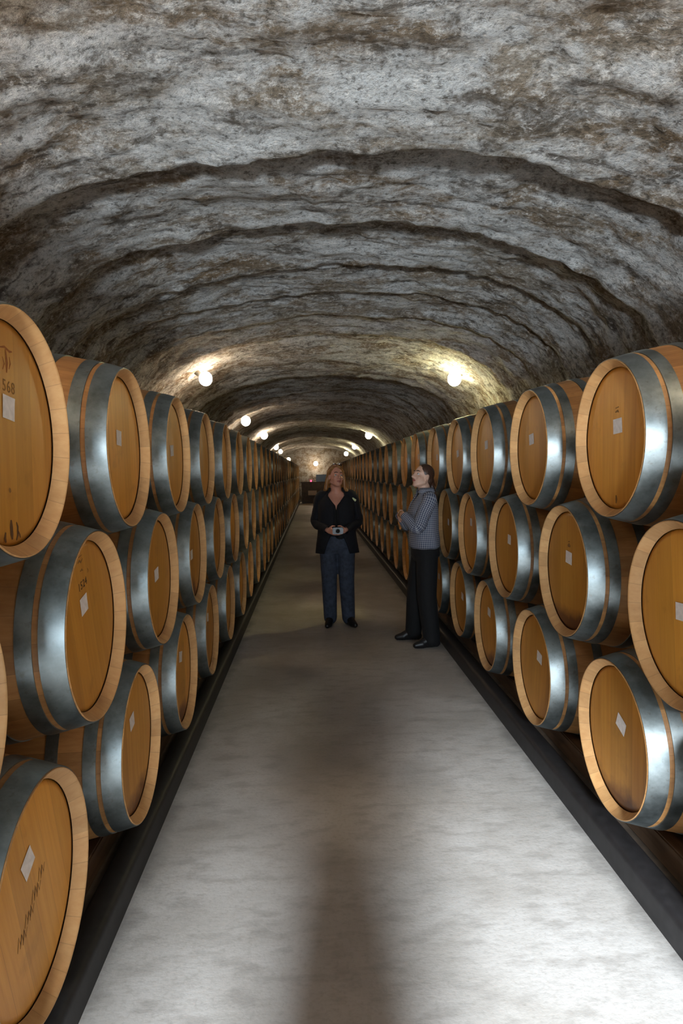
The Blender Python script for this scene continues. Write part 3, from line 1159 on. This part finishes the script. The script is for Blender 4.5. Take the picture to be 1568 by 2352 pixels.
def hand_parts(wrist, d, pn, thumb_side, curl=0.5, k=0.92):
    """palm with five separate fingers; d = pointing direction, pn = palm normal (fingers curl to it)"""
    d = Vector(d).normalized()
    pn = Vector(pn)
    pn = (pn - d * pn.dot(d)).normalized()
    s = d.cross(pn).normalized() * thumb_side
    W = Vector(wrist)
    ps = []
    for u in (-0.026, -0.009, 0.009, 0.026):
        ps.append(cap_geo(W + s * u * 0.7 * k + d * 0.01, 0.015 * k, W + d * 0.082 * k + s * u * k, 0.0125 * k, 10, 3))
    for u, L in ((0.030, 0.068), (0.010, 0.076), (-0.011, 0.071), (-0.030, 0.055)):
        p0 = W + d * 0.084 * k + s * u * k
        dd = (d * cos(curl) + pn * sin(curl))
        p1 = p0 + dd * L * 0.5 * k
        d2 = (d * cos(curl * 2.2) + pn * sin(curl * 2.2))
        p2 = p1 + d2 * L * 0.5 * k
        ps += [cap_geo(p0, 0.0095 * k, p1, 0.0088 * k, 10, 3), cap_geo(p1, 0.0088 * k, p2, 0.0075 * k, 10, 3)]
    t0 = W + d * 0.022 * k + s * 0.024 * k
    t1 = t0 + (d * 0.6 + s * 0.7 + pn * 0.25).normalized() * 0.042 * k
    t2 = t1 + (d * 0.9 + s * 0.1 + pn * 0.4).normalized() * 0.032 * k
    ps += [cap_geo(t0, 0.014 * k, t1, 0.0105 * k, 10, 3), cap_geo(t1, 0.0105 * k, t2, 0.0085 * k, 10, 3)]
    return ps

def figure(name, loc, rz, label, J, skin, hands, headrot, headpos, S=1.0):
    root = empty(name, loc, rz)
    tag(root, label, 'person')
    R = Euler(headrot, 'ZXY' if False else 'XYZ').to_matrix()
    hp, T = head_parts(Vector(headpos), R)
    ps = list(hp)
    nk = Vector(J['neck'])
    ps.append(cap_geo(nk - Vector((0, 0, 0.03)), 0.056, T((0, -0.022, -0.045)), 0.050))
    ps.append(ring_loft(J['torso']))
    for s in ('L', 'R'):
        ps += limb(J['sh' + s], 0.040, J['el' + s], 0.034, J['wr' + s], 0.024)
        ps += limb(J['hi' + s], 0.078, J['kn' + s], 0.052, J['an' + s], 0.034)
        ps.append(cap_geo(Vector(J['an' + s]) - Vector((0, 0, 0.02)), 0.030, Vector(J['an' + s]) + Vector(J['toe' + s]) * 0.10 - Vector((0, 0, 0.055)), 0.018))
    for h in hands:
        ps += hand_parts(*h)
    blob('body', ps, skin, 0.0062, 3, root)
    return root, T, R

def face_bits(root, T, R, k=0.93):
    for s in (-1, 1):
        e = Vector((0.031 * s, 0.0725, 0.012))
        V1, F1 = ell_geo(T(e), (0.0125 * k,) * 3, R)
        V2, F2 = ell_geo(T(e + Vector((0, 0.0075, 0.0005))), (0.0066 * k, 0.0066 * k, 0.0066 * k), R)
        V, F = join_geo([(V1, F1), (V2, F2)])
        obj('eye', mesh_from(V, F, 'eye', ['eye_white', 'iris'], [0] * len(F1) + [1] * len(F2)), root)
        g1 = cap_geo(T((0.046 * s, 0.073, 0.036)), 0.0035, T((0.030 * s, 0.087, 0.043)), 0.0042, 8, 3)
        g2 = cap_geo(T((0.030 * s, 0.087, 0.043)), 0.0042, T((0.014 * s, 0.090, 0.038)), 0.0035, 8, 3)
        obj('eyebrow', mesh_from(*join_geo([g1, g2]), 'eyebrow', 'brow_hair'), root)
    g = [cap_geo(T((-0.022, 0.087, -0.053)), 0.003, T((0, 0.097, -0.050)), 0.0048, 8, 3),
         cap_geo(T((0.022, 0.087, -0.053)), 0.003, T((0, 0.097, -0.050)), 0.0048, 8, 3),
         cap_geo(T((-0.018, 0.087, -0.058)), 0.003, T((0, 0.094, -0.061)), 0.0052, 8, 3),
         cap_geo(T((0.018, 0.087, -0.058)), 0.003, T((0, 0.094, -0.061)), 0.0052, 8, 3)]
    obj('lips', mesh_from(*join_geo(g), 'lips', 'lip'), root)

TORSO = [(0, 0, 0.76, 0.10, 0.08), (0, -0.005, 0.83, 0.158, 0.105), (0, 0, 0.90, 0.155, 0.10), (0, 0.005, 1.00, 0.122, 0.085),
         (0, 0.012, 1.10, 0.138, 0.098), (0, 0.015, 1.18, 0.148, 0.108), (0, 0, 1.26, 0.146, 0.090), (0, -0.012, 1.308, 0.118, 0.066),
         (0, -0.015, 1.345, 0.085, 0.056), (0, -0.015, 1.37, 0.055, 0.052)]

def shoe(name, ankle, toe, root, material='black_leather', L=0.25):
    a = Vector(ankle)
    t = Vector((toe[0], toe[1], 0)).normalized()
    g = [cap_geo((a.x - t.x * 0.01, a.y - t.y * 0.01, 0.105), 0.046, (a.x - t.x * 0.03, a.y - t.y * 0.03, 0.04), 0.038),
         cap_geo((a.x - t.x * 0.045, a.y - t.y * 0.045, 0.034), 0.034, (a.x + t.x * 0.09, a.y + t.y * 0.09, 0.032), 0.032),
         cap_geo((a.x, a.y, 0.082), 0.046, (a.x + t.x * 0.10, a.y + t.y * 0.10, 0.036), 0.034),
         cap_geo((a.x + t.x * 0.09, a.y + t.y * 0.09, 0.034), 0.040, (a.x + t.x * (L - 0.10), a.y + t.y * (L - 0.10), 0.026), 0.026)]
    o = blob(name, g, material, 0.007, 2, root)
    for v in o.data.vertices:
        if v.co.z < 0.004:
            v.co.z = 0.001
    return o

def trousers(J, material, root, waist=0.92, flare=1.0, infl=0.012, hem=0.035):
    ps = [ring_loft([(0, 0, 0.74, 0.11, 0.085), (0, -0.006, 0.80, 0.165 + infl, 0.112 + infl), (0, -0.003, 0.86, 0.160 + infl, 0.108 + infl), (0, 0, waist, 0.140 + infl, 0.095 + infl)])]
    for s in ('L', 'R'):
        an = Vector(J['an' + s]); kn = Vector(J['kn' + s])
        d = (an - kn).normalized()
        an2 = Vector((an.x, an.y, hem + 0.04))
        ps += limb(J['hi' + s], 0.086 + infl, J['kn' + s], (0.058 + infl) * flare, an2, (0.048 + infl) * flare)
    return blob('trousers', ps, material, 0.009, 3, root)

# ---- woman in the dark jacket, facing the camera
J1 = dict(torso=TORSO, neck=(0, -0.012, 1.375),
          shL=(-0.150, -0.01, 1.300), shR=(0.150, -0.01, 1.300),
          elL=(-0.205, -0.03, 1.055), elR=(0.205, -0.03, 1.055),
          wrL=(-0.085, 0.165, 0.985), wrR=(0.085, 0.165, 0.985),
          hiL=(-0.085, 0, 0.80), hiR=(0.085, 0, 0.80), knL=(-0.088, 0.015, 0.455), knR=(0.088, 0.015, 0.455),
          anL=(-0.10, -0.01, 0.09), anR=(0.085, -0.01, 0.09), toeL=(-0.45, 0.9, 0), toeR=(0.18, 0.95, 0))
P1Y = 6.72
root1, T1, R1 = figure('person', (0.235, P1Y, 0), pi - 0.06,
    'person with long blonde hair in open dark jacket and blue jeans, standing mid-aisle', J1, 'skin_rosy',
    [((-0.085, 0.165, 0.985), (0.55, 0.55, -0.10), (0.6, -0.8, 0), -1, 0.55), ((0.085, 0.165, 0.985), (-0.55, 0.55, -0.10), (-0.6, -0.8, 0), 1, 0.55)],
    (radians(8), radians(-3), radians(22)), (0.0, 0.012, 1.505))
face_bits(root1, T1, R1)
trousers(J1, 'denim', root1, 0.93, 1.12)
shoe('shoe', J1['anL'], J1['toeL'], root1)
shoe('shoe', J1['anR'], J1['toeR'], root1)
# dark top under the jacket
rg = [(cx, cy, z, rx + 0.008, ry + 0.008, 0.0) for cx, cy, z, rx, ry in TORSO if 0.82 < z < 1.2]
rg = rg + [(0, 0.008, 1.225, 0.158, 0.106, 0.06), (0, 0, 1.27, 0.154, 0.096, 0.30), (0, -0.01, 1.315, 0.142, 0.078, 0.55)]
V, F, U = shell_uv(rg)
solid(obj('top', mesh_from(V, F, 'top', 'black_cloth', uvs=U), root1), 0.006)
rg = [(0, -0.005, 0.745, 0.215, 0.150, 0.60), (0, -0.005, 0.83, 0.205, 0.145, 0.50), (0, 0, 0.93, 0.190, 0.140, 0.32), (0, 0.005, 1.02, 0.185, 0.138, 0.16),
      (0, 0.010, 1.12, 0.186, 0.140, 0.10), (0, 0.010, 1.20, 0.186, 0.136, 0.10), (0, 0, 1.27, 0.184, 0.116, 0.24), (0, -0.010, 1.315, 0.165, 0.092, 0.50),
      (0, -0.015, 1.345, 0.118, 0.076, 0.72), (0, -0.018, 1.375, 0.080, 0.070, 0.80), (0, -0.022, 1.40, 0.072, 0.066, 0.85)]
V, F, U = shell_uv(rg)
solid(obj('jacket', mesh_from(V, F, 'jacket', 'navy_cloth', uvs=U), root1), 0.010)
for s in ('L', 'R'):
    V, F, U = tube_uv([Vector(J1['sh' + s]) * 0.6 + Vector((0, 0, 0.535)), Vector(J1['sh' + s]) + Vector((0, 0, 0.002)), Vector(J1['sh' + s]) * 0.5 + Vector(J1['el' + s]) * 0.5, J1['el' + s], Vector(J1['el' + s]) * 0.4 + Vector(J1['wr' + s]) * 0.6, J1['wr' + s]],
                      [0.050, 0.066, 0.063, 0.056, 0.047, 0.040])
    solid(obj('sleeve', mesh_from(V, F, 'sleeve', 'navy_cloth', uvs=U), root1), 0.006)
V, F = box_geo(-0.004, 0.004, -0.032, 0.032, -0.012, 0.012)
tape = obj('reflective_patch', bevel_mesh(mesh_from(V, F, 'reflective_patch', 'reflective_tape', smooth=False), 0.003), root1,
           (-0.170, 0.052, 1.285), (0, 0, 0), 'pale yellow shoulder patch')
tape.rotation_euler = Euler((radians(-35), radians(20), radians(70)))
# hair
def hair_blonde():
    ps = [ell_geo(T1((0, -0.030, 0.048)), (0.082, 0.090, 0.088), R1),
          ell_geo(T1((0, -0.045, -0.005)), (0.080, 0.070, 0.090), R1)]
    for s, front in ((-1, 1), (1, 0)):
        a = T1((0.068 * s, 0.018 if front else -0.02, 0.055))
        b_ = T1((0.090 * s, 0.015 if front else -0.035, -0.03))
        c = T1((0.100 * s, 0.0 if front else -0.045, -0.12))
        d = Vector((0.135 * s, 0.035 if front else -0.05, 1.335))
        ps += [cap_geo(a, 0.022, b_, 0.020), cap_geo(b_, 0.020, c, 0.022), cap_geo(c, 0.022, d, 0.014)]
        if front:
            ps += [cap_geo(T1((0.02 * s, 0.06, 0.105)), 0.014, a, 0.022)]
    ps += [cap_geo(T1((0, -0.075, 0.0)), 0.05, Vector((0, -0.085, 1.32)), 0.035),
           cap_geo(T1((0.04, -0.07, 0.0)), 0.04, Vector((0.06, -0.085, 1.31)), 0.028),
           cap_geo(T1((-0.04, -0.07, 0.0)), 0.04, Vector((-0.06, -0.085, 1.31)), 0.028)]
    return blob('hair', ps, 'hair_blonde', 0.007, 2, root1)
hair_blonde()
g = []
for s in (-1, 1):
    g.append(ell_geo(T1((0.032 * s, 0.058, 0.128)), (0.028, 0.008, 0.020), R1 @ Euler((radians(-50), 0, 0)).to_matrix()))
    g.append(cap_geo(T1((0.060 * s, 0.055, 0.122)), 0.0035, T1((0.088 * s, -0.035, 0.070)), 0.003, 8, 3))
g.append(cap_geo(T1((-0.01, 0.060, 0.132)), 0.003, T1((0.01, 0.060, 0.132)), 0.003, 8, 3))
obj('sunglasses', mesh_from(*join_geo(g), 'sunglasses', 'chrome'), root1, label='sunglasses pushed up on the hair')

# compact camera in her hands
cr = empty('camera_held', (0.235 - 0.0, P1Y - 0.262, 0.955), pi - 0.06)
cr.name = 'compact_camera'
tag(cr, 'small dark camera with metal glints held at the waist by the blonde person', 'camera')
obj('body', bx('body', 'black_plastic', -0.052, 0.052, -0.016, 0.016, 0, 0.064, 0.006), cr)
V, F = revolve_x([(0, 0.001), (0, 0.022), (0.022, 0.021), (0.024, 0.017), (0.020, 0.014), (0.018, 0.001)], 28)
obj('lens', mesh_from([(y, 0.016 + x, z + 0.030) for x, y, z in V], [f[::-1] for f in F], 'lens', 'black_plastic'), cr)
obj('shutter_button', mesh_from(*cap_geo((-0.036, 0, 0.062), 0.006, (-0.036, 0, 0.067), 0.006, 10, 3), 'shutter_button', 'chrome'), cr)

# ---- person in the checked shirt, seen from the side
J2 = dict(torso=TORSO, neck=(0, -0.012, 1.375),
          shL=(-0.155, -0.01, 1.295), shR=(0.155, -0.01, 1.295),
          elL=(-0.200, 0.115, 1.060), elR=(0.200, 0.100, 1.060),
          wrL=(-0.085, 0.205, 1.165), wrR=(0.085, 0.205, 1.155),
          hiL=(-0.085, 0, 0.80), hiR=(0.085, 0, 0.80), knL=(-0.13, 0.02, 0.455), knR=(0.10, 0.055, 0.455),
          anL=(-0.165, -0.01, 0.09), anR=(0.13, 0.08, 0.09), toeL=(-0.10, 0.95, 0), toeR=(0.10, 0.95, 0))
P2 = (0.990, 5.93, 0)
root2, T2, R2 = figure('person', P2, pi / 2 + 0.10,
    'person in blue-grey checked shirt and black trousers, hands together, looking up left', J2, 'skin_pale',
    [((-0.085, 0.205, 1.165), (0.95, 0.25, 0.15), (0.3, -0.9, -0.1), 1, 0.6), ((0.085, 0.205, 1.155), (-0.95, 0.30, 0.05), (-0.3, -0.9, -0.1), -1, 0.6)],
    (radians(16), radians(0), radians(22)), (0.0, 0.012, 1.495))
face_bits(root2, T2, R2)
trousers(J2, 'black_cloth', root2, 0.92, 1.25)
shoe('shoe', J2['anL'], J2['toeL'], root2)
shoe('shoe', J2['anR'], J2['toeR'], root2)
rg = [(0, 0.0, 0.862, 0.165, 0.112, 0.0), (0, 0.002, 0.885, 0.186, 0.128, 0.0), (0, 0.004, 0.94, 0.184, 0.130, 0.0), (0, 0.006, 1.02, 0.166, 0.122, 0.0),
      (0, 0.010, 1.12, 0.170, 0.126, 0.0), (0, 0.010, 1.20, 0.176, 0.126, 0.0), (0, 0.0, 1.27, 0.176, 0.108, 0.03), (0, -0.012, 1.315, 0.160, 0.084, 0.12),
      (0, -0.015, 1.345, 0.112, 0.070, 0.32), (0, -0.016, 1.370, 0.074, 0.066, 0.42), (0, -0.018, 1.385, 0.068, 0.062, 0.5)]
V, F, U = shell_uv(rg)
solid(obj('shirt', mesh_from(V, F, 'shirt', 'check_cotton', uvs=U), root2), 0.006)
rg = [(0, -0.018, 1.392, 0.064, 0.060, 0.45), (0, -0.020, 1.400, 0.070, 0.066, 0.45), (0, -0.016, 1.360, 0.088, 0.082, 0.38)]
V, F, U = shell_uv(rg)
solid(obj('collar', mesh_from(V, F, 'collar', 'check_cotton', uvs=U), root2), 0.004)
for s in ('L', 'R'):
    V, F, U = tube_uv([Vector(J2['sh' + s]) * 0.6 + Vector((0, 0, 0.535)), Vector(J2['sh' + s]) + Vector((0, 0, 0.002)), Vector(J2['sh' + s]) * 0.5 + Vector(J2['el' + s]) * 0.5, J2['el' + s], Vector(J2['el' + s]) * 0.4 + Vector(J2['wr' + s]) * 0.6, J2['wr' + s]],
                      [0.048, 0.062, 0.060, 0.055, 0.044, 0.036])
    solid(obj('sleeve', mesh_from(V, F, 'sleeve', 'check_cotton', uvs=U), root2), 0.005)
def hair_brown():
    ps = [ell_geo(T2((0, -0.024, 0.044)), (0.079, 0.090, 0.085), R2),
          ell_geo(T2((0, -0.062, 0.000)), (0.066, 0.052, 0.072), R2),
          cap_geo(T2((0, -0.110, 0.000)), 0.028, T2((0, -0.135, -0.06)), 0.026),
          cap_geo(T2((0, -0.135, -0.06)), 0.026, Vector((0, -0.115, 1.30)), 0.012)]
    return blob('hair', ps, 'hair_brown', 0.007, 2, root2)
hair_brown()
V, F = revolve_x([(-0.006, 0.031), (-0.006, 0.034), (0.006, 0.034), (0.006, 0.031)], 24, True)
wt = obj('wristwatch', mesh_from(V, F, 'wristwatch', 'gold'), root2, J2['wrL'], label='gold band glinting at the wrist')
wt.rotation_euler = (Vector(J2['wrL']) - Vector(J2['elL'])).to_track_quat('X', 'Z').to_euler()
wt.location = Vector(J2['wrL']) + Vector((0.028, 0.012, 0.005))
wt.rotation_euler = Vector((0.95, 0.25, 0.15)).to_track_quat('X', 'Z').to_euler()
wt.scale = (1, 0.9, 0.9)

# ---- the person taking the photograph, whose shadow falls down the aisle
J3 = dict(torso=TORSO, neck=(0, -0.012, 1.375),
          shL=(-0.155, -0.01, 1.30), shR=(0.155, -0.01, 1.30),
          elL=(-0.150, 0.14, 1.10), elR=(0.150, 0.14, 1.10),
          wrL=(-0.090, 0.275, 1.40), wrR=(0.090, 0.275, 1.40),
          hiL=(-0.085, 0, 0.80), hiR=(0.085, 0, 0.80), knL=(-0.09, 0.015, 0.455), knR=(0.09, 0.015, 0.455),
          anL=(-0.10, -0.01, 0.09), anR=(0.10, -0.01, 0.09), toeL=(-0.1, 0.95, 0), toeR=(0.1, 0.95, 0))
root3, T3, R3 = figure('person', (0.0, -0.50, 0), 0,
    'person in dark clothes holding a camera up, whose shadow falls along the walkway', J3, 'skin_pale',
    [((-0.090, 0.275, 1.40), (0.35, 0.35, 0.85), (0.5, -0.4, 0), 1, 0.5), ((0.090, 0.275, 1.40), (-0.35, 0.35, 0.85), (-0.5, -0.4, 0), -1, 0.5)],
    (0, 0, 0), (0.0, 0.012, 1.505))
root3.scale = (1.07, 1.07, 1.07)
face_bits(root3, T3, R3)
trousers(J3, 'black_cloth', root3, 0.93, 1.1)
shoe('shoe', J3['anL'], J3['toeL'], root3)
shoe('shoe', J3['anR'], J3['toeR'], root3)
rg = [(0, 0, 0.80, 0.175, 0.130, 0.0), (0, 0, 0.93, 0.160, 0.125, 0.0), (0, 0.005, 1.02, 0.145, 0.120, 0.0), (0, 0.010, 1.12, 0.155, 0.125, 0.0), (0, 0.010, 1.20, 0.165, 0.125, 0.0),
      (0, 0, 1.27, 0.168, 0.110, 0.03), (0, -0.010, 1.315, 0.155, 0.086, 0.12), (0, -0.015, 1.345, 0.110, 0.072, 0.3), (0, -0.018, 1.385, 0.072, 0.066, 0.4)]
V, F, U = shell_uv(rg)
solid(obj('jacket', mesh_from(V, F, 'jacket', 'black_cloth', uvs=U), root3), 0.008)
for s in ('L', 'R'):
    V, F, U = tube_uv([Vector(J3['sh' + s]) * 0.6 + Vector((0, 0, 0.535)), Vector(J3['sh' + s]) + Vector((0, 0, 0.002)), Vector(J3['sh' + s]) * 0.5 + Vector(J3['el' + s]) * 0.5, J3['el' + s], Vector(J3['el' + s]) * 0.4 + Vector(J3['wr' + s]) * 0.6, J3['wr' + s]], [0.048, 0.062, 0.060, 0.054, 0.045, 0.038])
    solid(obj('sleeve', mesh_from(V, F, 'sleeve', 'black_cloth', uvs=U), root3), 0.005)
blob('hair', [ell_geo(T3((0, -0.030, 0.044)), (0.080, 0.088, 0.086), R3)], 'hair_brown', 0.008, 1, root3)

# ------------------------------------------------------------------ far end of the cellar
bar = empty('bar_counter', (-0.02, 34.6, 0))
tag(bar, 'dark wooden counter standing at the far end of the aisle', 'counter')
obj('cabinet', bx('cabinet', 'dark_wood', -0.55, 0.75, -0.28, 0.28, 0, 1.06, 0.01), bar)
obj('worktop', bx('worktop', 'dark_wood', -0.60, 0.80, -0.33, 0.33, 1.06, 1.11, 0.01), bar)
o = obj('cloth', bx('cloth', 'pale_cloth', -0.22, 0.22, -0.345, -0.335, 0.42, 0.66, 0.003), bar)
bxo = empty('storage_box', (0.48, 34.65, 1.11))
tag(bxo, 'dark square box standing on the counter at the far end', 'box')
obj('case', bx('case', 'black_plastic', -0.30, 0.30, -0.22, 0.22, 0, 0.33, 0.012), bxo)
obj('lid', bx('lid', 'black_plastic', -0.31, 0.31, -0.23, 0.23, 0.33, 0.36, 0.008), bxo)
def wineglass(x, y):
    pr = [(0.0, 0.032), (0.004, 0.030), (0.008, 0.005), (0.07, 0.004), (0.08, 0.010), (0.10, 0.032), (0.13, 0.040), (0.17, 0.032), (0.168, 0.030), (0.13, 0.037), (0.10, 0.029), (0.084, 0.004)]
    V, F = revolve_x(pr, 20)
    return obj('wine_glass', mesh_from([(b_, c, a) for a, b_, c in V], [f[::-1] for f in F], 'wine_glass', 'drinking_glass'), None, (x, y, 1.111))
for x, y, lb in ((-0.18, 34.40, 'wine glass just left of the small red light on the far counter'),
                 (0.02, 34.40, 'wine glass just right of the small red light on the far counter'),
                 (0.13, 34.42, 'wine glass at the right end of the row on the far counter')):
    tag(wineglass(x, y), lb, 'glass', 'wine glasses on the far counter')
V, F = revolve_x([(0, 0.001), (0, 0.035), (0.09, 0.042), (0.09, 0.038), (0.01, 0.030), (0.01, 0.001)], 24)
cn = obj('candle_holder', mesh_from([(b_, c, a) for a, b_, c in V], [f[::-1] for f in F], 'candle_holder', 'red_glow'), None, (-0.08, 34.38, 1.111))
tag(cn, 'small glowing red candle holder on the far counter', 'candle holder')
